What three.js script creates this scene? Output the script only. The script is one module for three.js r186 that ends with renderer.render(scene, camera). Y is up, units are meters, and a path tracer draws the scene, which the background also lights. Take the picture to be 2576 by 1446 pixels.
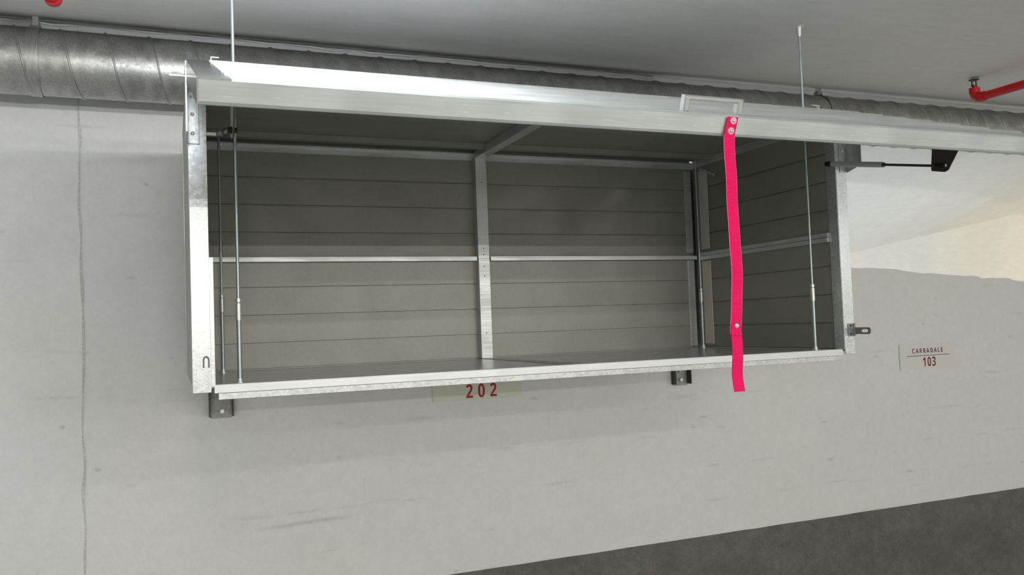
import * as THREE from 'three';
import { RoundedBoxGeometry } from 'three/addons/geometries/RoundedBoxGeometry.js';
import { mergeGeometries } from 'three/addons/utils/BufferGeometryUtils.js';
import { RectAreaLightUniformsLib } from 'three/addons/lights/RectAreaLightUniformsLib.js';

RectAreaLightUniformsLib.init();
const scene = new THREE.Scene();
const renderer = new THREE.WebGLRenderer({ antialias: true });
renderer.toneMapping = THREE.LinearToneMapping;
renderer.toneMappingExposure = 2.0;
renderer.shadowMap.enabled = true;
scene.background = new THREE.Color(0x000000);

// ---------------------------------------------------------------- camera
const camera = new THREE.PerspectiveCamera(37.6855, 2576 / 1446, 0.05, 60);
camera.position.set(-0.057, 1.2499, 4.1326);
camera.up.set(0.017087, 0.998382, 0.054233);
camera.lookAt(-0.057 + 0.375743, 1.2499 + 0.043853, 4.1326 - 0.925686);

// ---------------------------------------------------------------- lamp positions (fluorescent battens, some unseen ones added as fill)
const COOL = 0xf4fbff, WARM = 0xffefc4, NEUTRAL = 0xfffdf5;
// [x, y, z, colour, luminance of the tube faces]
const NEAR_LAMPS = [[0.27, 2.1, 2.22, COOL, 31]];
const SIDE_LAMPS = [[-2.7, 2.42, 0.62, COOL, 15], [-2.7, 2.42, 0.76, COOL, 15]];
const HALL_LAMPS = [
  [0.6, 2.36, 20.0, NEUTRAL, 360], [-4.0, 2.36, 20.0, NEUTRAL, 400], [5.2, 2.36, 20.0, NEUTRAL, 400], [10.0, 2.36, 20.0, NEUTRAL, 400],  // unseen far row, added to fill the shadow below the locker
  [0.45, 2.36, 13.0, NEUTRAL, 270], [-4.6, 2.36, 13.0, NEUTRAL, 160], [5.6, 2.36, 13.0, NEUTRAL, 170], [11.6, 2.36, 13.0, NEUTRAL, 270],
  [-3.4, 2.36, 8.0, NEUTRAL, 60], [3.6, 2.36, 8.0, NEUTRAL, 80], [9.4, 2.36, 8.0, COOL, 60], [1.8, 2.36, 5.6, NEUTRAL, 72],  // the nearest, last one is added to brighten lid bar and strap
];
const BAY_FILL_LAMPS = [[3.9, 0.35, -0.32, COOL, 20], [6.2, 0.35, -0.32, COOL, 17], [9.3, 0.35, -0.32, WARM, 40]];  // unseen lamps added to light the soffit, warm one after a yellow glow

const FLOOR_Y = -0.68, SLAB_Y = 2.485;

// ---------------------------------------------------------------- helpers
let seed = 7;
function rnd() { seed = (seed + 0x6d2b79f5) | 0; let t = Math.imul(seed ^ (seed >>> 15), 1 | seed); t = (t + Math.imul(t ^ (t >>> 7), 61 | t)) ^ t; return ((t ^ (t >>> 14)) >>> 0) / 4294967296; }
function makeNoise(period) {
  const g = new Float32Array(period * period); for (let i = 0; i < g.length; i++) g[i] = rnd();
  const s = (t) => t * t * (3 - 2 * t);
  return (x, y) => {
    const xi = Math.floor(x), yi = Math.floor(y), fx = s(x - xi), fy = s(y - yi), m = (a) => ((a % period) + period) % period;
    const a = g[m(yi) * period + m(xi)], b = g[m(yi) * period + m(xi + 1)], c = g[m(yi + 1) * period + m(xi)], d = g[m(yi + 1) * period + m(xi + 1)];
    return (a + (b - a) * fx) * (1 - fy) + (c + (d - c) * fx) * fy;
  };
}
const n32 = makeNoise(32), n64 = makeNoise(64), n128 = makeNoise(128);
const clamp = (v, a = 0, b = 1) => Math.max(a, Math.min(b, v));
// f(u, v) in 0..1 gives [r, g, b] in 0..1 (sRGB when colour)
function dataTexture(w, h, f, colour, sizeX = 1, sizeY = 1) {
  const d = new Uint8Array(w * h * 4);
  for (let y = 0; y < h; y++) for (let x = 0; x < w; x++) {
    const c = f((x + 0.5) / w, (y + 0.5) / h), i = (y * w + x) * 4;
    d[i] = clamp(c[0]) * 255; d[i + 1] = clamp(c[1]) * 255; d[i + 2] = clamp(c[2]) * 255; d[i + 3] = 255;
  }
  const t = new THREE.DataTexture(d, w, h, THREE.RGBAFormat);
  t.wrapS = t.wrapT = THREE.RepeatWrapping; t.magFilter = THREE.LinearFilter; t.minFilter = THREE.LinearMipmapLinearFilter; t.generateMipmaps = true;
  if (colour) t.colorSpace = THREE.SRGBColorSpace;
  t.repeat.set(1 / sizeX, 1 / sizeY); t.needsUpdate = true;
  return t;
}
function std(o) { return new THREE.MeshStandardMaterial(o); }
// uv in metres by the dominant axis of each face normal
function metreUV(g, swap = false) {
  if (g.index) g = g.toNonIndexed();
  const p = g.attributes.position, n = p.count, uv = new Float32Array(n * 2);
  const a = new THREE.Vector3(), b = new THREE.Vector3(), c = new THREE.Vector3();
  for (let i = 0; i < n; i += 3) {
    a.fromBufferAttribute(p, i); b.fromBufferAttribute(p, i + 1).sub(a); c.fromBufferAttribute(p, i + 2).sub(a); b.cross(c);
    const ax = Math.abs(b.x), ay = Math.abs(b.y), az = Math.abs(b.z);
    for (let k = 0; k < 3; k++) {
      const X = p.getX(i + k), Y = p.getY(i + k), Z = p.getZ(i + k);
      let u, v;
      if (ax >= ay && ax >= az) { u = Z; v = Y; } else if (ay >= az) { u = X; v = Z; } else { u = X; v = Y; }
      uv[(i + k) * 2] = swap ? v : u; uv[(i + k) * 2 + 1] = swap ? u : v;
    }
  }
  g.setAttribute('uv', new THREE.BufferAttribute(uv, 2));
  return g;
}
function box(x0, x1, y0, y1, z0, z1, bevel = 0) {
  const w = x1 - x0, h = y1 - y0, d = z1 - z0;
  const g = bevel > 0 ? new RoundedBoxGeometry(w, h, d, 1, Math.min(bevel, w * 0.45, h * 0.45, d * 0.45)) : new THREE.BoxGeometry(w, h, d);
  g.translate((x0 + x1) / 2, (y0 + y1) / 2, (z0 + z1) / 2);
  return metreUV(g);
}
function rod(a, b, r, seg = 12) {
  const A = new THREE.Vector3(...a), B = new THREE.Vector3(...b), d = B.clone().sub(A), L = d.length();
  const g = new THREE.CylinderGeometry(r, r, L, seg); g.translate(0, L / 2, 0);
  g.applyQuaternion(new THREE.Quaternion().setFromUnitVectors(new THREE.Vector3(0, 1, 0), d.normalize())); g.translate(A.x, A.y, A.z);
  return g.toNonIndexed();
}
// extrude a 2D outline [[a, b], ...]; plane 'xy' extrudes along +z, 'zy' along +x (a is z)
function extrude(pts, depth, plane = 'xy', at = 0, holes = [], bevel = 0) {
  const s = new THREE.Shape(pts.map(([a, b]) => new THREE.Vector2(a, b)));
  for (const h of holes) s.holes.push(new THREE.Path(h.map(([a, b]) => new THREE.Vector2(a, b))));
  const g = new THREE.ExtrudeGeometry(s, { depth: depth - 2 * bevel, bevelEnabled: bevel > 0, bevelThickness: bevel, bevelSize: bevel, bevelOffset: -bevel, bevelSegments: 1, curveSegments: 8 });
  g.translate(0, 0, bevel);
  if (plane === 'zy') { g.applyMatrix4(new THREE.Matrix4().set(0, 0, 1, 0, 0, 1, 0, 0, 1, 0, 0, 0, 0, 0, 0, 1)); flip(g); g.translate(at, 0, 0); } else g.translate(0, 0, at);
  return metreUV(g);
}
function flip(g) {
  if (g.index) return g;
  for (const k of ['position', 'normal', 'uv']) {
    const a = g.attributes[k], s = a.itemSize;
    for (let i = 0; i < a.count; i += 3) for (let c = 0; c < s; c++) { const t = a.array[(i + 1) * s + c]; a.array[(i + 1) * s + c] = a.array[(i + 2) * s + c]; a.array[(i + 2) * s + c] = t; }
  }
  g.computeVertexNormals();
  return g;
}
const taken = {};
function numbered(n) { if (!(n in taken)) { taken[n] = 0; return n; } taken[n]++; return n + '_' + String(taken[n]).padStart(3, '0'); }
function finish(o) { o.castShadow = true; o.receiveShadow = true; return o; }
function merged(gs) { const l = (Array.isArray(gs) ? gs : [gs]).map((g) => (g.index ? g.toNonIndexed() : g)); return l.length > 1 ? mergeGeometries(l.map((g) => { const h = new THREE.BufferGeometry(); for (const k of ['position', 'normal', 'uv']) h.setAttribute(k, g.attributes[k]); return h; })) : l[0]; }
function part(name, gs, m, parent, label) {
  const o = finish(new THREE.Mesh(merged(gs), m)); o.name = name; parent.add(o);
  if (parent.userData.inv) o.position.copy(parent.userData.inv);
  if (label) o.userData.label = label;
  return o;
}
function thing(name, label, category, base, group) {
  const g = new THREE.Group(); g.name = numbered(name); scene.add(g); g.position.set(...base);
  g.userData = { label, category }; if (group) g.userData.group = group;
  Object.defineProperty(g.userData, 'inv', { value: new THREE.Vector3(-base[0], -base[1], -base[2]), enumerable: false });
  return g;
}
function subgroup(name, parent) {
  const g = new THREE.Group(); g.name = name; parent.add(g);
  if (parent.userData.inv) g.position.copy(parent.userData.inv);
  return g;
}
function solo(name, gs, m, label, category, group) {
  const o = finish(new THREE.Mesh(merged(gs), m)); o.name = numbered(name); scene.add(o); o.userData = { label, category }; if (group) o.userData.group = group; return o;
}
function struct(name, gs, m, label) { const o = finish(new THREE.Mesh(merged(gs), m)); o.name = name; o.userData = { kind: 'structure' }; if (label) o.userData.label = label; scene.add(o); return o; }

// ---------------------------------------------------------------- materials
// painted masonry: flat white paint, faint broken joints, small rubbed marks
const WALL_W = 8, WALL_H = 4, TW = 2048, TH = 1024;
const wallMarks = new Float32Array(TW * TH), wallRelief = new Float32Array(TW * TH);
function smear(px, py, len, thick, a, tilt, arr = wallMarks) {
  const n = Math.ceil(len); let wob = 0;
  for (let i = 0; i < n; i++) {
    wob += (rnd() - 0.5) * 0.35; const t = i / n, fall = Math.sin(Math.PI * Math.min(1, t * 1.15 + 0.03)) * (0.55 + 0.45 * rnd());
    const x = Math.round(px + i), yc = py + tilt * i + wob;
    for (let k = -4; k <= 4; k++) {
      const y = Math.round(yc) + k, w = Math.exp(-(k * k) / (2 * thick * thick)) * fall * a;
      const id = (((y % TH) + TH) % TH) * TW + (((x % TW) + TW) % TW); arr[id] = Math.max(arr[id], w);
    }
  }
}
{
  const ppm = TW / WALL_W;
  for (let row = 0; row < 20; row++) {
    const y = row * 0.2 * ppm;
    for (let k = 0; k < 40; k++) if (rnd() < 0.34) smear(rnd() * TW, y + (rnd() - 0.5) * 4, 14 + rnd() * 60, 0.9 + rnd() * 0.7, 0.12 + 0.25 * rnd(), 0);
    for (let k = 0; k < 16; k++) if (rnd() < 0.3) smear(rnd() * TW, y + (rnd() - 0.5) * 50, 6 + rnd() * 22, 1.2, 0.2 + 0.5 * rnd(), (rnd() - 0.5) * 0.16);
    for (let k = 0; k < 20; k++) {
      const bx = Math.round((k * 0.4 + (row % 2) * 0.2) * ppm);
      if (rnd() < 0.22) { const h = 8 + rnd() * 30, a = 0.08 + rnd() * 0.2, y0 = Math.round(y + rnd() * 20); let w = 0; for (let j = 0; j < h; j++) { w += (rnd() - 0.5) * 0.5; for (let q = -1; q <= 1; q++) { const id = ((y0 + j) % TH) * TW + ((bx + Math.round(w) + q + TW) % TW); wallMarks[id] = Math.max(wallMarks[id], a * (q ? 0.5 : 1) * rnd()); } } }
      for (let j = 0; j < 0.2 * ppm; j++) { const id = ((Math.round(y) + j) % TH) * TW + (bx % TW); wallRelief[id] = 0.5; wallRelief[id + 1 < TW * TH ? id + 1 : id] = 0.5; }
    }
    for (let x = 0; x < TW; x++) for (let k = -1; k <= 1; k++) wallRelief[((Math.round(y) + k + TH) % TH) * TW + x] = k ? 0.4 : 0.7;
  }
  smear(0.28 * ppm, TH * ((0.335) / WALL_H), 150, 1.6, 0.6, 0.02);
}
const wallMap = dataTexture(TW, TH, (u, v) => {
  const m = wallMarks[Math.floor(v * TH) * TW + Math.floor(u * TW)];
  const g = (n32(u * 32, v * 32) - 0.5) * 0.012 + (n64(u * 256, v * 128) - 0.5) * 0.016 + (n128(u * 1024, v * 512) - 0.5) * 0.02;
  const warm = (n32(u * 12 + 3, v * 6 + 8) - 0.5) * 0.012, k = 0.885 + g - m * 0.20;
  return [k + warm * 0.5, k, k - 0.003 - warm];
}, true, WALL_W, WALL_H);
const wallBump = dataTexture(TW, TH, (u, v) => {
  const m = wallRelief[Math.floor(v * TH) * TW + Math.floor(u * TW)] * (0.2 + 0.5 * n64(u * 64, v * 64));
  const g = 0.6 + 0.25 * (n64(u * 128, v * 128) - 0.5) + 0.22 * (n128(u * 512, v * 256) - 0.5) - 0.22 * m;
  return [g, g, g];
}, false, WALL_W, WALL_H);
const mWall = std({ map: wallMap, bumpMap: wallBump, bumpScale: 0.0022, roughness: 0.75 });
// painted off-form slab: drips, ridges and board marks
const CW = 1024, CH = 1024;
const slabMarks = new Float32Array(CW * CH);
for (let k = 0; k < 130; k++) {
  let x = rnd() * CW, y = rnd() * CH; const n = 6 + rnd() * 26, a = 0.15 + rnd() * 0.5;
  for (let i = 0; i < n; i++) { y += (rnd() - 0.5) * 0.9; const id = ((Math.round(y) + CH) % CH) * CW + ((Math.round(x + i)) % CW); slabMarks[id] = Math.max(slabMarks[id], a * Math.sin(Math.PI * i / n)); }
}
for (let i = 0; i < 150; i++) for (let q = -1; q <= 1; q++) slabMarks[(Math.round(225 + i) % CH) * CW + Math.round((1.795 + 2) / 6 * CW + i * 0.08 + q)] = 0.4 * rnd() * (q ? 0.5 : 1);
const slabMap = dataTexture(CW, CH, (u, v) => {
  const m = slabMarks[Math.floor(v * CH) * CW + Math.floor(u * CW)];
  const g = (n32(u * 24, v * 12) - 0.5) * 0.02 + (n64(u * 64, v * 240) - 0.5) * 0.02 + (n128(u * 512, v * 512) - 0.5) * 0.018;
  const k = 0.92 + g + m * 0.07; return [k, k, k - 0.004];
}, true, 6, 6);
slabMap.offset.set(2 / 6, 0);
const slabBump = dataTexture(CW, CH, (u, v) => { const m = slabMarks[Math.floor(v * CH) * CW + Math.floor(u * CW)]; const g = 0.4 + 0.35 * (n64(u * 20, v * 64) - 0.5) + 0.2 * (n128(u * 128, v * 128) - 0.5) + 0.3 * m; return [g, g, g]; }, false, 6, 6);
slabBump.offset.set(2 / 6, 0);
const mSlab = std({ map: slabMap, bumpMap: slabBump, bumpScale: 0.004, roughness: 0.8 });
const mSoffit = std({ map: slabMap, bumpMap: slabBump, bumpScale: 0.002, roughness: 0.85, color: 0xffffff });
const mDado = std({ map: dataTexture(512, 512, (u, v) => { const g = (n32(u * 16, v * 16) - 0.5) * 0.05 + (n64(u * 64, v * 64) - 0.5) * 0.05 + (n128(u * 256, v * 256) - 0.5) * 0.05 + (n128(u * 128 + 9, v * 128) > 0.93 ? -0.05 : 0); const k = 0.385 + g; return [k + 0.012, k - 0.004, k - 0.012]; }, true, 2, 2), roughness: 0.7 });
const mFloor = std({ map: dataTexture(512, 512, (u, v) => { const k = 0.77 + (n32(u * 16, v * 16) - 0.5) * 0.08 + (n128(u * 256, v * 256) - 0.5) * 0.08; return [k, k, k - 0.01]; }, true, 3, 3), roughness: 0.6 });  // unseen floor, colour lightened to bounce more light upward
// galvanised steel: crystalline spangle
const cells = []; for (let i = 0; i < 420; i++) cells.push([rnd(), rnd(), rnd(), rnd() * Math.PI]);
const SP = 256, spangle = new Float32Array(SP * SP), spangleDir = new Float32Array(SP * SP);
for (let y = 0; y < SP; y++) for (let x = 0; x < SP; x++) {
  let best = 9, bi = 0; const u = x / SP, v = y / SP;
  for (let i = 0; i < cells.length; i++) { let dx = Math.abs(cells[i][0] - u), dy = Math.abs(cells[i][1] - v); dx = Math.min(dx, 1 - dx); dy = Math.min(dy, 1 - dy); const d = dx * dx + dy * dy; if (d < best) { best = d; bi = i; } }
  spangle[y * SP + x] = cells[bi][2]; spangleDir[y * SP + x] = cells[bi][3];
}
const at = (a, u, v) => a[Math.floor((v % 1) * SP) * SP + Math.floor((u % 1) * SP)];
const galvMap = dataTexture(SP, SP, (u, v) => { const k = 0.79 + (at(spangle, u, v) - 0.5) * 0.09 + (n64(u * 64, v * 64) - 0.5) * 0.05; return [k - 0.006, k + 0.004, k + 0.006]; }, true, 0.2, 0.2);
const galvRough = dataTexture(SP, SP, (u, v) => { const k = 0.31 + (at(spangle, u, v) - 0.5) * 0.07; return [1, k, 1]; }, false, 0.2, 0.2);
const galvBump = dataTexture(SP, SP, (u, v) => { const a = at(spangleDir, u, v), k = 0.5 + (n64(u * 64, v * 64) - 0.5) * 0.5 + (n32(u * 32, v * 32) - 0.5) * 0.4; return [k, k, k]; }, false, 0.2, 0.2);
const mGalv = std({ map: galvMap, roughnessMap: galvRough, roughness: 1, metalness: 0.65, bumpMap: galvBump, bumpScale: 0.00018 });
// mill aluminium with long drawn scratches
const aluMap = dataTexture(512, 512, (u, v) => { const k = 0.87 + (n128(u * 6, v * 128) - 0.5) * 0.05 + (n32(u * 8, v * 8) - 0.5) * 0.05 + (n128(u * 10 + 5, v * 128 + 60) > 0.95 ? 0.07 : 0); return [k - 0.008, k + 0.003, k + 0.004]; }, true, 0.5, 0.5);
const aluRough = dataTexture(512, 512, (u, v) => { const k = 0.46 + (n128(u * 6, v * 128) - 0.5) * 0.15 + (n32(u * 8, v * 8) - 0.5) * 0.14; return [1, k, 1]; }, false, 0.5, 0.5);
const mAlu = std({ map: aluMap, roughnessMap: aluRough, roughness: 1, metalness: 0.7 });
const mLidSkin = std({ map: aluMap, roughnessMap: aluRough, roughness: 1, metalness: 0.7 });
const mAluPlain = std({ color: 0xd9dcdc, roughness: 0.24, metalness: 0.9 });
const mCladding = [0, 1, 2].map((i) => std({ map: dataTexture(256, 256, (u, v) => { const k = 0.622 + i * 0.006 + (n32(u * 8, v * 8) - 0.5) * 0.03 + (n128(u * 128, v * 128) - 0.5) * 0.025; return [k + 0.004, k + 0.003, k - 0.025]; }, true, 0.8, 0.8), roughness: 0.45, metalness: 0.25 }));
const mBar = std({ map: aluMap, roughnessMap: aluRough, roughness: 1, metalness: 0.45, color: 0xe6eaea });
const mPolished = std({ color: 0xc9cccc, roughness: 0.16, metalness: 1 });
const mPaleStrip = std({ color: 0xe6e2d8, roughness: 0.5 });
const mFloorSheet = std({ map: aluMap, color: 0xffffff, roughness: 0.24, metalness: 0.45 });
const mPlate = std({ map: galvMap, roughness: 0.55, metalness: 0.7, color: 0xc0c0bc });
const mDuct = std({ map: dataTexture(512, 512, (u, v) => { const k = 0.72 + (n32(u * 32, v * 16) - 0.5) * 0.12 + (n128(u * 256, v * 256) - 0.5) * 0.12; return [k, k, k - 0.006]; }, true, 1, 1), roughnessMap: dataTexture(256, 256, (u, v) => { const k = 0.42 + (n64(u * 64, v * 64) - 0.5) * 0.2; return [1, k, 1]; }, false, 0.7, 0.7), roughness: 1, metalness: 0.92 });
const mSteelRod = std({ color: 0xb9c2c2, roughness: 0.42, metalness: 0.75 });
const mZinc = std({ color: 0xd6d8d4, roughness: 0.35, metalness: 0.6 });
const mBlack = std({ color: 0x161412, roughness: 0.5 });
const mDarkSteel = std({ color: 0x5a5550, roughness: 0.5, metalness: 0.7 });
const mStrutGrey = std({ color: 0xc2cac6, roughness: 0.4 });
const mRed = std({ color: 0xc8101c, roughness: 0.4 });
const mWhitePaint = std({ color: 0xe8e8e6, roughness: 0.5 });
const mSeal = std({ map: dataTexture(64, 256, (u, v) => { const k = 0.79 + (n64(u * 8, v * 64) - 0.5) * 0.12; return [k, k, k - 0.01]; }, true, 0.1, 0.4), roughness: 0.85 });
const mStrap = std({ map: dataTexture(64, 256, (u, v) => { const w = Math.sin(v * Math.PI * 2 * 42), k = (n64(u * 16, v * 64) - 0.5) * 0.10; return [0.99, 0.012 + w * 0.012 + k * 0.2, 0.41 + w * 0.03 + k * 0.4]; }, true, 0.032, 0.1), bumpMap: dataTexture(8, 256, (u, v) => { const k = 0.5 + 0.5 * Math.sin(v * Math.PI * 2 * 42); return [k, k, k]; }, false, 0.032, 0.1), bumpScale: 0.0005, roughness: 0.9 });
const mFray = std({ color: 0xff9cc4, roughness: 0.9 });
const mPinkWasher = std({ color: 0xf3c6d6, roughness: 0.35, metalness: 0.3 });

// ---------------------------------------------------------------- setting: car park bay
const XL = -7, XR = 14, ZF = 24, JAMB = 2.55, PEAK = 2.655, COVE = 1.1;
const ceilingY = (z) => SLAB_Y + (z < COVE ? (PEAK - SLAB_Y) * (1 - z / COVE) ** 2 : 0);
const wallTop = (x) => 1.535 + (3.958 - x) * 0.0678;
{
  const pts = [[XL, FLOOR_Y], [XR, FLOOR_Y]];
  for (let x = XR; x > JAMB; x -= 0.045) pts.push([x, wallTop(x) + (n64(x * 9, 3) - 0.5) * 0.014 + (n64(x * 28, 9) - 0.5) * 0.009]);
  pts.push([JAMB, wallTop(JAMB)], [JAMB, PEAK + 0.15], [XL, PEAK + 0.15]);
  struct('wall_back', extrude(pts, 0.2, 'xy', -0.2), mWall, 'white painted masonry wall behind the locker');
}
{ // dark painted dado along the foot of the wall, brushed top edge
  const pts = [[XL, FLOOR_Y], [XR, FLOOR_Y]];
  for (let x = XR; x > XL; x -= 0.05) pts.push([x, (n64(x * 8, 20) - 0.5) * 0.0025]);
  struct('trim_1', extrude(pts, 0.002, 'xy', 0), mDado, 'dark grey painted band along the wall foot');
}
struct('floor', box(XL, XR, FLOOR_Y - 0.1, FLOOR_Y, -4, ZF), mFloor, 'pale concrete floor, lightened for bounce light');
// slab: level over the hall, coved up to the wall over the last metre
const slabProfile = [[ZF, SLAB_Y]]; for (let i = 0; i <= 24; i++) { const z = COVE * (1 - i / 24); slabProfile.push([z, ceilingY(z)]); }
struct('ceiling', extrude([...slabProfile, [-0.2, PEAK], [-0.2, PEAK + 0.3], [ZF, PEAK + 0.3]], XR - XL, 'zy', XL), mSlab, 'painted concrete ceiling with rough board marks');
struct('wall_left', box(XL - 0.2, XL, FLOOR_Y, PEAK, 0, ZF), mWall);
struct('wall_right', box(XR, XR + 0.2, FLOOR_Y, PEAK, -4, ZF), mWall);
struct('wall_front', box(XL, XR, FLOOR_Y, PEAK, ZF, ZF + 0.2), mWall);
{ // rough mortar bead where wall and slab meet
  const pts = []; for (let x = -3; x < JAMB; x += 0.035) pts.push(new THREE.Vector3(x, PEAK - 0.012 + (n64(x * 10, 40) - 0.5) * 0.016, 0.010 + (n64(x * 17, 44) - 0.5) * 0.012));
  const g = new THREE.TubeGeometry(new THREE.CatmullRomCurve3(pts), 320, 0.006, 5);
  struct('trim_2', metreUV(g), mSlab, 'rough white mortar bead between wall and ceiling');
}
{ // sealed movement joint in the wall, uneven bead
  const a = []; const L = [], R = [];
  for (let y = 0; y < 2.68; y += 0.03) { const c = -0.42 + (n64(y * 7, 50) - 0.5) * 0.012, w = 0.002 + 0.005 * n64(y * 13, 55); L.push([c - w, y]); R.unshift([c + w, y]); }
  struct('trim_3', extrude([...L, ...R], 0.003, 'xy', 0), mSeal, 'uneven grey sealant joint running down the wall');
}
// sloping bay beyond the low wall: three soffit planes, closed at the back and ends
{
  const lineA = (x) => Math.min(2.66, 2.293 + (x - 4.718) * 0.068), zA = -0.8;
  const lineB = (x) => clamp(1.83 + (x - 6.11) * 0.1785, 1.25, 2.38), zB0 = -2.2;
  const slabStrip = (f0, z0, f1, z1) => {
    const x0 = JAMB - 0.2, x1 = XR, t = 0.15, P = [], n = 30;
    const q = (a, b, c, d) => P.push(...a, ...b, ...c, ...a, ...c, ...d);
    for (let i = 0; i < n; i++) {
      const xa = x0 + (x1 - x0) * i / n, xb = x0 + (x1 - x0) * (i + 1) / n;
      const v = [[xa, f0(xa), z0(xa)], [xb, f0(xb), z0(xb)], [xb, f1(xb), z1(xb)], [xa, f1(xa), z1(xa)]], w = v.map(([x, y, z]) => [x, y + t, z - t * 0.4]);
      q(v[0], v[3], v[2], v[1]); q(w[0], w[1], w[2], w[3]);
      q(v[0], v[1], w[1], w[0]); q(v[2], v[3], w[3], w[2]);
    }
    const g = new THREE.BufferGeometry(); g.setAttribute('position', new THREE.Float32BufferAttribute(P, 3)); g.computeVertexNormals(); return metreUV(g);
  };
  const zA_ = () => zA, zB = () => zB0;
  struct('wall_bay_soffit_upper', slabStrip(() => PEAK, () => -0.0, lineA, zA_), mSoffit, 'white sloping soffit above the low wall');
  struct('wall_bay_soffit', slabStrip(lineA, zA_, lineB, zB), mSoffit, 'white sloping soffit above the low wall');
  struct('wall_bay_back', slabStrip(lineB, zB, () => FLOOR_Y, (x) => zB(x) - 0.05), mSoffit);
  struct('wall_bay_end', box(JAMB - 0.2, JAMB, FLOOR_Y, PEAK + 0.3, -4, -0.2), mWall);
}

// ---------------------------------------------------------------- lamps
function batten(x, y, z, colour, power, label, opts = {}) {
  const t = thing('batten_light', label, 'light', [x, y, z], opts.group);
  const w = opts.w || 1.2;
  const up = opts.wall ? 0 : 1;
  if (opts.hung) { part('body', extrude([[z - 0.03, y + 0.07], [z + 0.03, y + 0.07], [z + 0.03, y + 0.035], [z - 0.03, y + 0.035]], w + 0.06, 'zy', x - w / 2 - 0.03), mWhitePaint, t); for (const s of [-0.3, 0.3]) part('suspension_rod', rod([x + s, y + 0.07, z], [x + s, ceilingY(z), z], 0.004, 8), mZinc, t); }
  else if (up) part('body', extrude([[z - 0.045, ceilingY(z) + 0.008], [z + 0.045, ceilingY(z) + 0.008], [z + 0.03, y + 0.035], [z - 0.03, y + 0.035]], w + 0.06, 'zy', x - w / 2 - 0.03), mWhitePaint, t);
  else part('body', box(x - w / 2 - 0.03, x + w / 2 + 0.03, y - 0.03, y + 0.03, -0.2 - 0.075, -0.2, 0.004), mWhitePaint, t);
  const tube = std({ color: 0xffffff, emissive: colour, emissiveIntensity: 4, roughness: 0.3 });
  part('tube', rod([x - w / 2, y, z], [x + w / 2, y, z], 0.014, 12), tube, t);
  for (const s of [-1, 1]) part('lamp_holder', up ? box(x + s * (w / 2 + 0.012) - 0.012, x + s * (w / 2 + 0.012) + 0.012, y - 0.018, y + 0.04, z - 0.018, z + 0.018) : box(x + s * (w / 2 + 0.012) - 0.012, x + s * (w / 2 + 0.012) + 0.012, y - 0.018, y + 0.018, z - 0.018, -0.27), mWhitePaint, t);
  const add = (dx, dy, dz) => {
    const l = new THREE.RectAreaLight(colour, power, w, 0.028); l.position.set(dx * 0.017, dy * 0.017, dz * 0.017); t.add(l);
    l.lookAt(x + dx * 3, y + dy * 3, z + dz * 3); l.castShadow = true;
  };
  for (const d of opts.faces) add(...d);
  return t;
}
NEAR_LAMPS.forEach((l) => batten(...l, 'suspended tube batten light above the flat strip end of the lid', { hung: true, w: 0.9, faces: [[0, -1, 0], [0, 0, -1], [0, 0, 1], [0, 0.45, -1], [0, 0.45, 1]] }));
for (const l of SIDE_LAMPS) batten(...l, 'one of two close tube batten lights beside the duct', { faces: [[0, -1, 0], [0, 0, -1], [0, 0, 1]], group: 'twin lights beside the duct' });
for (const l of HALL_LAMPS) batten(...l, 'tube batten light on the ceiling further back in the hall', { faces: [[0, -1, 0], [0, 0, -1]], group: 'hall ceiling lights' });
for (const l of BAY_FILL_LAMPS) batten(...l, l[3] === WARM ? 'warm tube batten light on the far side of the low wall' : 'cool tube batten light on the far side of the low wall', { group: l[3] === WARM ? undefined : 'added cool lights behind the low wall', wall: true, faces: [[0, 1, 0], [0, 1, -1], [0, 0, -1]] });

// ---------------------------------------------------------------- spiral duct
const DY = 2.405, DZ = 0.22, DR = 0.137;
{
  const x0 = XL, x1 = XR;
  const d = thing('spiral_duct', 'round galvanised spiral ventilation duct running under the ceiling', 'duct', [3.5, DY, DZ]);
  const g = new THREE.CylinderGeometry(DR, DR, x1 - x0, 64, 40, true); g.rotateZ(Math.PI / 2); g.translate((x0 + x1) / 2, DY, DZ);
  { const p = g.attributes.position, uv = g.attributes.uv; for (let i = 0; i < p.count; i++) uv.setXY(i, p.getX(i), uv.getX(i) * 2 * Math.PI * DR); }
  part('duct_wall', g, mDuct, d);
  class Helix extends THREE.Curve { getPoint(t, o = new THREE.Vector3()) { const X = -1.6 + t * 9.5, a = -(X + 0.47) / 0.168 * Math.PI * 2; return o.set(X, DY + Math.cos(a) * (DR + 0.001), DZ + Math.sin(-a) * (DR + 0.001)); } }
  const s = new THREE.TubeGeometry(new Helix(), 2000, 0.0042, 5); part('spiral_seam', s, mDuct, d);
}
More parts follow.
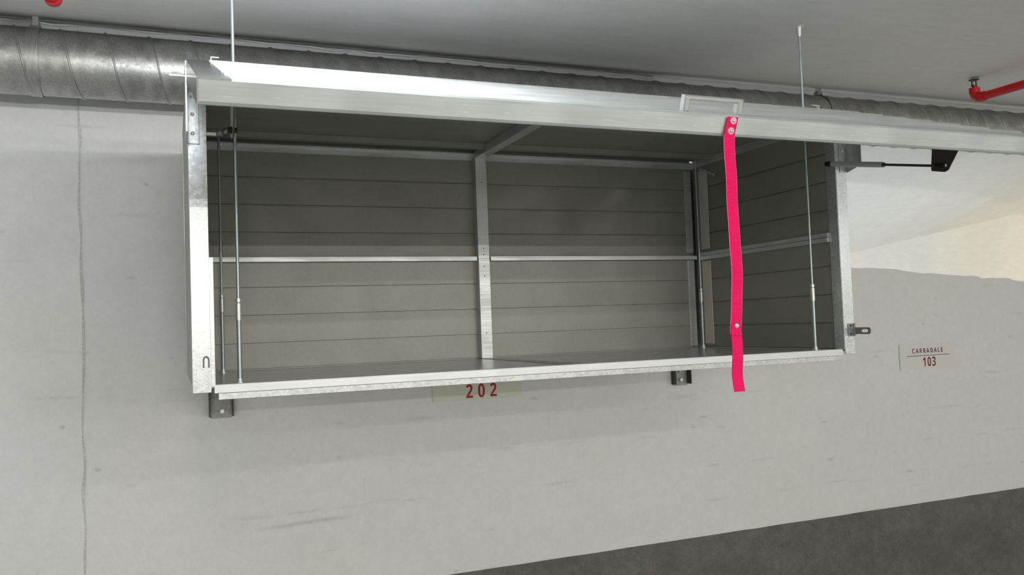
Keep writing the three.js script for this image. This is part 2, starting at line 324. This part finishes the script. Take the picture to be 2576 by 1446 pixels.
function ductHanger(x, label) {
  const t = thing('duct_hanger', label, 'bracket', [x, DY + DR, DZ], 'duct hangers');
  const top = ceilingY(DZ);
  part('hanger_rod', rod([x, DY + DR + 0.03, DZ], [x, top, DZ], 0.005), mZinc, t);
  part('clip', [box(x - 0.012, x + 0.012, DY + DR + 0.012, DY + DR + 0.055, DZ - 0.012, DZ + 0.02, 0.004), box(x - 0.02, x + 0.02, DY + DR + 0.05, DY + DR + 0.056, DZ - 0.02, DZ + 0.02, 0.002)], mZinc, t);
  part('nut', rod([x, DY + DR + 0.056, DZ], [x, DY + DR + 0.066, DZ], 0.010, 6), mZinc, t);
  const g = new THREE.CylinderGeometry(DR + 0.004, DR + 0.004, 0.045, 48, 1, true); g.rotateZ(Math.PI / 2); g.translate(x, DY, DZ); part('band', g, mDuct, t);
  part('saddle', extrude([[x - 0.025, DY + DR - 0.002], [x + 0.025, DY + DR - 0.002], [x + 0.014, DY + DR + 0.03], [x - 0.014, DY + DR + 0.03]], 0.03, 'xy', DZ - 0.012), mPlate, t);
}
ductHanger(-0.555, 'steel duct hanger beside the wall joint');
ductHanger(3.545, 'steel duct hanger behind the bare anchor rod');

// ---------------------------------------------------------------- sprinkler pipes
function sprinkler(x, y, z, label) {
  const t = thing('sprinkler_pipe', label, 'pipe', [x, y, z], 'red sprinkler pipes');
  const r = 0.022, R = 0.036;
  class Bend extends THREE.Curve { getPoint(s, o = new THREE.Vector3()) { const a = s * Math.PI / 2; return o.set(x, y + R - R * Math.cos(a) - 0.0, z + R * (1 - 1) + R * (1 - Math.sin(a)) - 0.0); } }
  part('elbow', [new THREE.TubeGeometry(new Bend(), 16, r + 0.003, 16), rod([x, y + R - 0.004, z], [x, y + R + 0.022, z], r + 0.005, 18), rod([x, y, z + R - 0.004], [x, y, z + R + 0.024], r + 0.005, 18)], mRed, t);
  part('pipe', rod([x, y, z + R], [x, y, z + 4.5], r, 18), mRed, t);
  const h = y + R + 0.02;
  const head = part('sprinkler_head', [rod([x, h, z], [x, h + 0.018, z], 0.013, 6), rod([x - 0.017, h + 0.015, z], [x - 0.014, h + 0.044, z], 0.004, 8), rod([x + 0.017, h + 0.015, z], [x + 0.014, h + 0.044, z], 0.004, 8), rod([x - 0.02, h + 0.015, z], [x + 0.02, h + 0.015, z], 0.005, 8), rod([x - 0.016, h + 0.043, z], [x + 0.016, h + 0.043, z], 0.005, 8)], mDarkSteel, t);
  part('bulb', rod([x, h + 0.018, z], [x, h + 0.042, z], 0.0035, 8), mZinc, head);
  part('deflector', rod([x, h + 0.045, z], [x, h + 0.049, z], 0.026, 16), mDarkSteel, head);
}
sprinkler(3.976, 2.373, 0.922, 'red sprinkler pipe with an upright head, above the right end of the lid');
sprinkler(-0.398, 2.373, 1.021, 'red sprinkler pipe elbow beside the duct hanger near the wall joint');

// ---------------------------------------------------------------- signs on the wall
function sign(name, x0, y0, w, h, draw, label, base) {
  const c = document.createElement('canvas'); c.width = 1024; c.height = Math.round(1024 * h / w); const k = c.getContext('2d');
  k.fillStyle = base; k.fillRect(0, 0, c.width, c.height); draw(k, c.width, c.height);
  const tx = new THREE.CanvasTexture(c); tx.colorSpace = THREE.SRGBColorSpace;
  const t = thing(name, label, 'sign', [x0 + w / 2, y0, 0.002]);
  part('plate', box(x0, x0 + w, y0, y0 + h, 0.0025, 0.0055), std({ color: base, roughness: 0.6 }), t);
  const g = new THREE.PlaneGeometry(w, h); g.translate(x0 + w / 2, y0 + h / 2, 0.006);
  part('lettering', g, std({ map: tx, roughness: 0.6 }), t);
}
function spaced(k, text, cx, y, size, weight, gap, sx = 1) {
  k.font = `${weight} ${size}px sans-serif`; k.textBaseline = 'alphabetic'; k.textAlign = 'left';
  const ws = [...text].map((ch) => k.measureText(ch).width * sx), tot = ws.reduce((a, b) => a + b, 0) + gap * (text.length - 1);
  let x = cx - tot / 2; for (let i = 0; i < text.length; i++) { k.save(); k.translate(x, y); k.scale(sx, 1); k.fillText(text[i], 0, 0); k.restore(); x += ws[i] + gap; }
}
sign('number_sign', 1.163, 0.870, 0.49, 0.165, (k, w, h) => { k.fillStyle = '#a01630'; spaced(k, '202', w * 0.538, h * 0.934, 203, 'bold', 50, 0.78); }, 'cream number sign reading 202 under the locker', '#d9d9c8');
sign('bay_sign', 4.305, 0.862, 0.49, 0.163, (k, w, h) => {
  k.fillStyle = '#5a2028'; spaced(k, 'CARRADALE', w * 0.50, h * 0.36, 88, 'bold', 13, 0.95);
  k.fillRect(w * 0.12, h * 0.455, w * 0.78, 7);
  k.fillStyle = '#6c1c2a'; spaced(k, '103', w * 0.52, h * 0.90, 172, 'bold', 10, 0.8);
}, 'white bay sign reading CARRADALE 103 on the wall', '#e0deda');

// ---------------------------------------------------------------- wall channels below the locker
function wallChannel(x0, label) {
  const x1 = x0 + 0.108, t = thing('wall_channel', label, 'bracket', [x0, 0.868, 0], 'wall channels under the locker');
  part('web', extrude([[x0, 0.878], [x0 + 0.01, 0.868], [x1 - 0.01, 0.868], [x1, 0.878], [x1, 1.30], [x0, 1.30]], 0.006, 'xy', 0.0), mPlate, t);
  for (const x of [x0, x1 - 0.007]) part('flange', box(x, x + 0.007, 0.876, 1.30, 0.0, 0.045, 0.002), mDarkSteel, t);
  part('washer', rod([x0 + 0.058, 0.9, 0.006], [x0 + 0.058, 0.9, 0.009], 0.016, 20), mPlate, t);
  part('bolt', rod([x0 + 0.058, 0.9, 0.009], [x0 + 0.058, 0.9, 0.017], 0.010, 6), mZinc, t);
  part('bolt', rod([x0 + 0.05, 0.945, 0.006], [x0 + 0.05, 0.945, 0.012], 0.008, 6), mPlate, t);
}
wallChannel(0.096, 'galvanised wall channel below the corner of the locker with the stencilled post');
wallChannel(2.580, 'galvanised wall channel between the 202 sign and the pink strap');

// ---------------------------------------------------------------- the locker
const LX = 2.5923, FZ = 1.397, BZ = 0.358, PW = 0.054, BOT = 1.076, ROOF = 2.085;
const locker = thing('storage_locker', 'open galvanised overhead storage locker with a raised aluminium lid', 'locker', [LX / 2, 1.047, (FZ + BZ) / 2]);
const P = (name, gs, m, label) => part(name, gs, m, locker, label);
// front posts: angle section, front face and a return
P('front_post', [box(0, PW, BOT, ROOF, FZ - 0.003, FZ, 0.001), box(0, 0.003, BOT, ROOF, FZ - 0.06, FZ - 0.003)], mGalv);
P('front_post', [box(LX - PW, LX, BOT, ROOF, FZ - 0.003, FZ, 0.001), box(LX - 0.003, LX, BOT, ROOF, FZ - 0.06, FZ - 0.003)], mGalv);
P('post_lining', box(LX - PW - 0.002, LX - PW + 0.002, BOT + 0.02, ROOF, FZ - 0.055, FZ - 0.002), mGalv);
P('post_lining', box(PW - 0.001, PW + 0.012, BOT + 0.016, 1.49, FZ - 0.02, FZ - 0.0015, 0.001), mGalv, 'bright narrow angle strip inside the front post');
// stencilled mark stamped near the foot of the front post
{
  const ring = [], arc = (rx, ry, back) => { for (let k = 0; k <= 12; k++) { const a = Math.PI * (back ? 1 - k / 12 : k / 12); ring.push([0.040 + Math.cos(a) * rx, 1.174 + Math.sin(a) * ry]); } };
  ring.push([0.050, 1.152]); arc(0.010, 0.014, false); ring.push([0.030, 1.152], [0.035, 1.152]); arc(0.005, 0.008, true); ring.push([0.045, 1.152]);
  P('stamp', extrude(ring, 0.0006, 'xy', FZ), std({ color: 0x7d7d78, roughness: 0.6, metalness: 0.3 }), 'grey stamped mark');
}
P('back_post', [box(0, 0.06, BOT, ROOF, BZ - 0.012, BZ - 0.0092), box(0, 0.003, BOT, ROOF, BZ - 0.012, BZ + 0.05)], mGalv);
// far back post: an open corner section behind the gap between the cladding of back and side
P('back_post', [box(LX - 0.078, LX, BOT, ROOF, BZ - 0.06, BZ - 0.057), box(LX - 0.078, LX - 0.075, BOT, ROOF, BZ - 0.057, BZ - 0.0092), box(LX - 0.003, LX, BOT, ROOF, BZ - 0.057, BZ + 0.05), box(LX - 0.05, LX - 0.003, BOT, ROOF, BZ - 0.003, BZ)], mGalv);
// bottom edge: aluminium rail above a galvanised channel
P('bottom_rail', [box(0.062, LX - 0.068, 1.0725, 1.0975, FZ - 0.004, FZ - 0.001, 0.001), box(0.062, LX - 0.068, 1.0955, 1.0985, FZ - 0.03, FZ - 0.004)], mAlu);
P('support_channel', [box(0.074, LX - 0.078, 1.052, 1.0718, FZ - 0.006, FZ - 0.003, 0.001), box(0.074, LX - 0.078, 1.052, 1.055, FZ - 0.06, FZ - 0.006)], mGalv);
P('support_channel', box(0.06, LX - 0.06, 1.047, 1.0718, BZ, BZ + 0.05), mGalv);
P('floor_sheet', box(0.004, LX - 0.004, 1.088, 1.0945, BZ, FZ - 0.03), mFloorSheet);
// horizontal cladding boards with a stepped lower edge, 120 mm cover
const NB = 8, Y0 = 1.095, PITCH = 0.1203;
const boardYZ = (y0, h, z, out) => [[z, y0 + 0.006], [z - out * 0.006, y0 + 0.004], [z - out * 0.006, y0], [z - out * 0.009, y0], [z - out * 0.009, y0 + h], [z, y0 + h]];
for (let b = 0; b < 2; b++) {
  const xa = b ? 1.326 : 0.006, xb = b ? 2.5225 : 1.324;
  for (let i = 0; i < NB; i++) {
    const y0 = i === 0 ? Y0 : 1.085 + i * 0.12, y1 = (i === NB - 1 ? ROOF : 1.085 + (i + 1) * 0.12);
    P('back_board', extrude(boardYZ(y0, y1 - y0, BZ + (rnd() - 0.5) * 0.0012, 1), xb - xa, 'zy', xa), mCladding[(i + b) % 3]);
  }
}
for (const s of [0, 1]) for (let i = 0; i < NB; i++) {
  const y0 = i === 0 ? Y0 : 1.085 + i * 0.12, y1 = (i === NB - 1 ? ROOF : 1.085 + (i + 1) * 0.12), x = s ? LX - 0.05 : 0.010, o = s ? 1 : -1;
  const prof = [[0, y0 + 0.006], [o * 0.006, y0 + 0.004], [o * 0.006, y0], [o * 0.009, y0], [o * 0.009, y1], [0, y1]].map(([a, c]) => [x + a, c]);
  P('side_board', extrude(prof, FZ - 0.058 - BZ, 'xy', BZ), mCladding[i % 3]);
}
for (let i = 0; i < 8; i++) { const z0 = BZ + i * 0.126, z1 = Math.min(z0 + 0.1235, FZ - 0.06); P('roof_board', box(0.004, LX - 0.004, ROOF, ROOF + 0.007, z0, z1), mCladding[i % 3]); }
P('hinge_light_block', [box(0.0, LX, ROOF + 0.0, ROOF + 0.003, FZ - 0.06, FZ + 0.03), box(0.0, LX, 2.052, ROOF + 0.003, FZ + 0.03, FZ + 0.033)], mGalv);  // added strip, stops lamp light leaking in between roof and lid
P('roof_cap', box(0.0, LX, ROOF + 0.007, ROOF + 0.009, BZ - 0.012, FZ - 0.004), mGalv);
// rails
const IX = LX - 0.052;
P('top_rail', [box(0.02, IX, 2.040, 2.066, BZ + 0.001, BZ + 0.004), box(0.02, IX, 2.066, 2.070, BZ + 0.001, BZ + 0.03)], mAlu, 'aluminium angle along the top of the back');
P('top_rail', [box(IX - 0.003, IX, 2.045, 2.083, BZ + 0.004, FZ - 0.06)], mAlu);
P('top_rail', [box(0.02, 0.023, 2.045, 2.083, BZ + 0.004, FZ - 0.06)], mAlu);
P('top_rail', [box(PW, LX - PW, 2.050, 2.085, FZ - 0.012, FZ - 0.008), box(PW, LX - PW, 2.048, 2.052, FZ - 0.05, FZ - 0.012)], mAlu);
for (const [a, b] of [[0.02, 1.290], [1.358, 2.522]]) P('mid_rail', [box(a, b, 1.5565, 1.5735, BZ + 0.03, BZ + 0.033, 0.001), box(a, b, 1.5735, 1.577, BZ + 0.001, BZ + 0.033)], mAlu, 'aluminium angle across the middle of the back');
P('mid_rail', [box(IX - 0.016, IX - 0.0005, 1.551, 1.570, BZ + 0.05, 1.34), box(IX - 0.013, IX - 0.0005, 1.572, 1.590, BZ + 0.05, 1.34)], mAlu, 'double aluminium angle across the middle of the side');
P('mid_rail', box(0.018, 0.034, 1.551, 1.590, BZ + 0.05, 1.34), mAlu);
// centre mullion in two lengths with screws
const MZ = BZ + 0.042;
const hat = (y0, y1, z) => [box(1.293, 1.348, y0, y1, z - 0.003, z, 0.001), box(1.293, 1.296, y0, y1, BZ + 0.001, z - 0.003), box(1.345, 1.348, y0, y1, BZ + 0.001, z - 0.003)];
const mulU = P('mullion', hat(1.568, 2.046, MZ), mAlu), mulL = P('mullion', hat(1.0955, 1.568, MZ + 0.002), mAlu);
const screw = (x, y, z, parent) => { const o = part('screw', rod([x, y, z], [x, y, z + 0.0012], 0.0028, 8), mDarkSteel, parent); o.position.set(0, 0, 0); };
for (const y of [1.615, 1.585, 1.93]) screw(1.32, y, MZ, mulU);
for (const y of [1.53, 1.483, 1.215]) screw(1.32, y, MZ + 0.002, mulL);
P('mullion_foot', box(1.293, 1.348, 1.0948, 1.0975, BZ + 0.001, FZ - 0.031), mAlu);
P('roof_purlin', [box(1.296, 1.345, 2.046, 2.049, BZ + 0.004, FZ - 0.05), box(1.296, 1.299, 2.049, 2.084, BZ + 0.004, FZ - 0.05), box(1.342, 1.345, 2.049, 2.084, BZ + 0.004, FZ - 0.05)], mAlu);
P('roof_batten', box(0.03, LX - 0.055, 2.06, 2.084, BZ + 0.16, BZ + 0.19), mCladding[0]);
// corner strips at the far back corner, broken by the mid rail
for (const [a, b] of [[1.607, 2.02], [1.115, 1.545]]) {
  P('corner_strip', box(IX - 0.004, IX - 0.0005, a, b, BZ + 0.055, BZ + 0.128), mPaleStrip, 'pale corner strip');
  P('corner_strip', box(2.478, 2.522, a - 0.01, b + 0.01, BZ + 0.001, BZ + 0.004), mAlu);
}
P('gusset', extrude([[BZ + 0.06, 2.03], [BZ + 0.2, 1.97], [BZ + 0.2, 1.985], [BZ + 0.08, 2.035]], 0.004, 'zy', IX - 0.005), mAlu);
// hinge plates at the tops of the front posts
for (const s of [0, 1]) {
  const xo = s ? LX + 0.002 : -0.006;
  const hp = P('hinge_plate', [extrude([[FZ - 0.03, 1.842], [FZ + 0.004, 1.838], [FZ + 0.085, 1.858], [FZ + 0.085, 2.07], [FZ - 0.03, 2.07]], 0.004, 'zy', xo), box(s ? LX - 0.035 : -0.006, s ? LX + 0.006 : 0.033, 1.838, 2.07, FZ + 0.0005, FZ + 0.004, 0.001)], mGalv);
  for (const y of [1.87, 1.93, 1.985]) { const o = part('rivet', new THREE.SphereGeometry(0.006, 10, 6).scale(1, 1, 0.5).translate(s ? LX - 0.016 : 0.014, y, FZ + 0.004), mZinc, hp); o.position.set(0, 0, 0); }
}
P('hinge_bolt', rod([-0.05, 2.035, 1.44], [0.01, 2.035, 1.44], 0.006), mZinc);
P('hinge_bolt', rod([LX - 0.01, 2.035, 1.44], [LX + 0.05, 2.035, 1.44], 0.006), mZinc);
// hasp on the far front post
{
  const x = LX - 0.006, y = 1.172;
  const o = P('hasp', [box(LX - 0.036, LX, 1.150, 1.203, FZ + 0.0005, FZ + 0.003, 0.001), rod([LX - 0.004, 1.150, FZ + 0.005], [LX - 0.004, 1.203, FZ + 0.005], 0.0045, 10)], mPlate);
  const slot = []; for (let i = 0; i < 20; i++) { const a = i / 20 * Math.PI * 2, c = Math.cos(a), s = Math.sin(a); slot.push([FZ + 0.062 + c * 0.009 + (c > 0 ? 0.01 : -0.01), y + s * 0.0065]); }
  const pl = part('hasp_plate', extrude([[FZ + 0.004, y - 0.014], [FZ + 0.085, y - 0.014], [FZ + 0.092, y - 0.006], [FZ + 0.092, y + 0.006], [FZ + 0.085, y + 0.014], [FZ + 0.004, y + 0.014]], 0.004, 'zy', x, [slot]), mPlate, o); pl.position.set(0, 0, 0);
  for (const yy of [1.159, 1.194]) { const b = part('screw', rod([LX - 0.022, yy, FZ + 0.003], [LX - 0.022, yy, FZ + 0.005], 0.005, 10), mDarkSteel, o); b.position.set(0, 0, 0); }
}
// gas struts
for (const x of [0.092, 2.5]) {
  const g = subgroup('gas_strut', locker);
  const a = [x, 1.874, 1.385], b = [x, 1.868, 1.418], c = [x, 1.814, 1.684], d = [x, 1.764, 1.925];
  part('end_fitting', [rod(a, b, 0.011, 14), rod([x < 1 ? 0.05 : x, 1.874, 1.387], [x < 1 ? x : 2.545, 1.874, 1.387], 0.006, 10)], x < 1 ? mZinc : mBlack, g);
  part('cylinder', rod(b, c, 0.011, 18), x < 1 ? mBlack : mStrutGrey, g);
  part('collar', rod(c, [x, 1.8125, 1.691], 0.0085, 14), mDarkSteel, g);
  part('piston_rod', rod(c, d, 0.0048, 12), mDarkSteel, g);
  part('clevis', [rod(d, [x, 1.759, 1.948], 0.009, 12), rod([x - 0.012, 1.759, 1.948], [x + 0.012, 1.759, 1.948], 0.007, 12)], mBlack, g);
}
// the lid, in its own tilted frame: x along, y out of the lid, z from hinge to front edge
const lid = new THREE.Group(); lid.name = 'lid'; locker.add(lid);
lid.position.set(0 - locker.position.x, 2.076 - locker.position.y, 1.4773 - locker.position.z); lid.rotation.x = 0.3331;
lid.userData.label = 'ribbed aluminium lid held open on gas struts';
{
  const D = 0.9855, add = (n, g, m, l) => part(n, g, m, lid, l);
  // boards: flat with a proud rib along each joint
  const W = 0.1235;
  for (let i = 0; i < 7; i++) {
    const z = i * W, prof = [[z, -0.010], [z + W - 0.001, -0.010], [z + W - 0.001, -0.001], [z + W * 0.62, -0.001], [z + W * 0.58, -0.004], [z + W * 0.52, -0.004], [z + W * 0.48, -0.001], [z + 0.018, -0.001], [z + 0.012, 0.0035], [z + 0.005, 0.0035], [z, -0.001]];
    add('lid_board', extrude(prof, LX - 0.064, 'zy', 0.062), mLidSkin);
  }
  add('end_strip', box(0, 0.062, -0.012, 0.0, 0, D - 0.001), mPolished, 'flat polished metal strip closing the lid end');
  add('end_strip', box(LX - 0.002, LX, -0.05, 0.0, 0, D - 0.001), mPlate);
  add('end_plate', box(-0.003, -0.0002, -0.0545, 0.0, 0.02, D - 0.001), mPolished);
  // front bar: folded channel
  const t = 0.0545;
  add('front_bar', extrude([[D - 0.105, -0.0005], [D - 0.006, -0.0005], [D, -0.005], [D, -t + 0.008], [D - 0.003, -t + 0.002], [D - 0.009, -t], [D - 0.05, -t], [D - 0.05, -t + 0.003], [D - 0.012, -t + 0.003], [D - 0.004, -t + 0.010], [D - 0.004, -0.009], [D - 0.009, -0.0045], [D - 0.105, -0.0045]], LX, 'zy', 0), mBar);
  add('back_bar', box(0, LX, -0.04, -0.010, 0.0, 0.03), mAlu);
  for (const x of [0.012, 1.28, LX - 0.045]) add('lid_frame_bar', box(x, x + 0.032, -0.036, -0.0102, 0.03, D - 0.05), mAlu);
  // handle
  const hx0 = 1.128, hx1 = 1.304, hh = 0.040, hw = 0.016;
  const outline = [[hx0, -0.0005], [hx0 + hw, -0.0005], [hx0 + hw, hh - 0.012], [hx1 - hw, hh - 0.012], [hx1 - hw, -0.0005], [hx1, -0.0005], [hx1, hh], [hx0, hh]];
  add('handle', extrude(outline, 0.022, 'xy', D - 0.048, [], 0.003), mAluPlain, 'mitred aluminium pull handle');
  // strut brackets hanging below the lid near both ends
  for (const x of [0.088, 2.5]) {
    const hole = []; for (let i = 0; i < 14; i++) { const a = i / 14 * Math.PI * 2; hole.push([0.560 + Math.cos(a) * 0.0055, -0.142 + Math.sin(a) * 0.0055]); }
    const o = add('strut_bracket', extrude([[0.47, -0.012], [0.62, -0.012], [0.575, -0.156], [0.562, -0.165], [0.508, -0.170], [0.503, -0.163]], 0.004, 'zy', x + 0.004, [hole]), mDarkSteel);
  }
  // small bent clip at the hinge end
  add('clip', [box(0.066, 0.069, 0, 0.014, 0.004, 0.012), box(0.066, 0.09, 0.011, 0.014, 0.004, 0.012)], mZinc);
  add('clip', [box(LX - 0.22, LX - 0.215, 0, 0.016, 0.004, 0.016), box(LX - 0.25, LX - 0.215, 0.012, 0.016, 0.004, 0.016)], mZinc);
}
// pink pull strap riveted to the front bar
{
  const SX = 1.250, w = 0.0315;
  const spine = [[SX + 0.0045, 1.748, 2.4115], [SX + 0.002, 1.725, 2.404], [SX - 0.001, 1.704, 2.400], [SX - 0.003, 1.66, 2.401], [SX - 0.004, 1.58, 2.404], [SX - 0.003, 1.50, 2.402], [SX - 0.0015, 1.42, 2.404], [SX - 0.002, 1.34, 2.405], [SX - 0.006, 1.26, 2.401], [SX - 0.010, 1.212, 2.400], [SX - 0.011, 1.19, 2.406], [SX - 0.011, 1.15, 2.404], [SX - 0.009, 1.11, 2.397], [SX - 0.008, 1.064, 2.403]];
  const curve = new THREE.CatmullRomCurve3(spine.map((p) => new THREE.Vector3(...p)));
  const ribbon = (t0, t1, x0, x1, dz, th, n) => {
    const pos = [], uv = []; const pts = []; for (let i = 0; i <= n; i++) { const s = t0 + (t1 - t0) * i / n, p = curve.getPointAt(s); p.z += dz + 0.0008 * Math.sin(s * 37); pts.push(p); }
    let len = 0; const v = (p, x, z) => [p.x + x, p.y, p.z + z];
    for (let i = 0; i < n; i++) {
      const a = pts[i], b = pts[i + 1], l2 = len + a.distanceTo(b);
      const q = (A, B, C, Dd, u0, u1) => { pos.push(...A, ...B, ...C, ...A, ...C, ...Dd); uv.push(u0, -len, u0, -l2, u1, -l2, u0, -len, u1, -l2, u1, -len); };
      q(v(a, x0, th), v(b, x0, th), v(b, x1, th), v(a, x1, th), x0, x1);
      q(v(a, x1, 0), v(b, x1, 0), v(b, x0, 0), v(a, x0, 0), x1, x0);
      q(v(a, x0, 0), v(b, x0, 0), v(b, x0, th), v(a, x0, th), 0, th); q(v(a, x1, th), v(b, x1, th), v(b, x1, 0), v(a, x1, 0), 0, th);
      len = l2;
    }
    const g = new THREE.BufferGeometry(); g.setAttribute('position', new THREE.Float32BufferAttribute(pos, 3)); g.setAttribute('uv', new THREE.Float32BufferAttribute(uv, 2)); g.computeVertexNormals(); return g;
  };
  const st = subgroup('pull_strap', locker); st.userData.label = 'bright pink webbing pull strap hanging from the lid';
  part('webbing', ribbon(0, 1, -w / 2, w / 2, 0, 0.0018, 140), mStrap, st);
  part('webbing_edge', ribbon(0.07, 0.79, -w / 2 - 0.0007, -w / 2, 0.0004, 0.0012, 120), mFray, st, 'pale stitched edge');
  part('webbing_edge', ribbon(0.07, 0.79, w / 2, w / 2 + 0.0007, 0.0004, 0.0012, 120), mFray, st, 'pale stitched edge');
  part('folded_end', ribbon(0.755, 0.795, -w / 2, w / 2, 0.0026, 0.0022, 10), mStrap, st);
  const tilt = (g) => g.rotateX(0.33);
  for (const [x, y, z] of [[SX + 0.0045, 1.738, 2.4135], [SX + 0.0015, 1.714, 2.4055]]) {
    part('rivet', [tilt(new THREE.CylinderGeometry(0.0085, 0.0095, 0.003, 20).rotateX(Math.PI / 2)).translate(x, y, z).toNonIndexed(), tilt(new THREE.SphereGeometry(0.004, 12, 8)).translate(x, y - 0.0006, z + 0.002).toNonIndexed()], mPinkWasher, st, 'pale pop rivet on a washer');
  }
  part('eyelet', [new THREE.SphereGeometry(0.0065, 14, 8).scale(1, 1, 0.5).translate(SX - 0.0085, 1.227, 2.4045).toNonIndexed(), new THREE.CylinderGeometry(0.003, 0.003, 0.004, 10).rotateX(Math.PI / 2).translate(SX - 0.0085, 1.227, 2.407).toNonIndexed()], mZinc, st, 'small silver eyelet');
}

// ---------------------------------------------------------------- threaded hanger rods carrying the locker
function hangerRod(x, z, yc, label, lean = 0) {
  const top = z > 1 ? SLAB_Y : ROOF + 0.03;   // the back pair ends in a nut on the roof
  const t = thing('hanger_rod', label, 'rod', [x, 1.0945, z], 'rods hanging the locker from the ceiling');
  part('upper_rod', rod([x, yc + 0.02, z], [x + lean, top, z], 0.0052), mSteelRod, t);
  part('lower_rod', rod([x, 1.0945, z], [x, yc - 0.02, z], 0.0072), mSteelRod, t);
  const cp = part('coupling_nut', rod([x, yc - 0.032, z], [x, yc + 0.022, z], 0.0105, 6), mZinc, t);
  part('lock_nut', rod([x, yc + 0.026, z], [x, yc + 0.038, z], 0.0105, 6), mZinc, t);
  part('base_nut', [rod([x, 1.0946, z], [x, 1.0975, z], 0.016, 16), rod([x, 1.0975, z], [x, 1.11, z], 0.0105, 6)], mZinc, t);
  const a = new THREE.CylinderGeometry(0.0135, 0.008, 0.045, 16); a.translate(x + lean, top - 0.0225, z);
  part('ceiling_anchor', [a.toNonIndexed(), rod([x + lean, top - 0.004, z], [x + lean, top, z], 0.02, 16)], mZinc, t);
}
hangerRod(0.144, 1.3, 1.327, 'grey threaded rod by the stamped front post, behind the lid bar');
hangerRod(2.468, 1.3, 1.336, 'grey threaded rod by the front post with the hasp');
hangerRod(0.138, 0.47, 1.377, 'shaded threaded rod in the back corner behind the stamped post');
hangerRod(2.482, 0.47, 1.361, 'thin threaded rod in the back corner beside the pale corner strip');

scene.traverse((o) => { if (o.userData && 'inv' in o.userData) { const { label, category, group } = o.userData; o.userData = { label, category }; if (group) o.userData.group = group; } });
renderer.render(scene, camera);
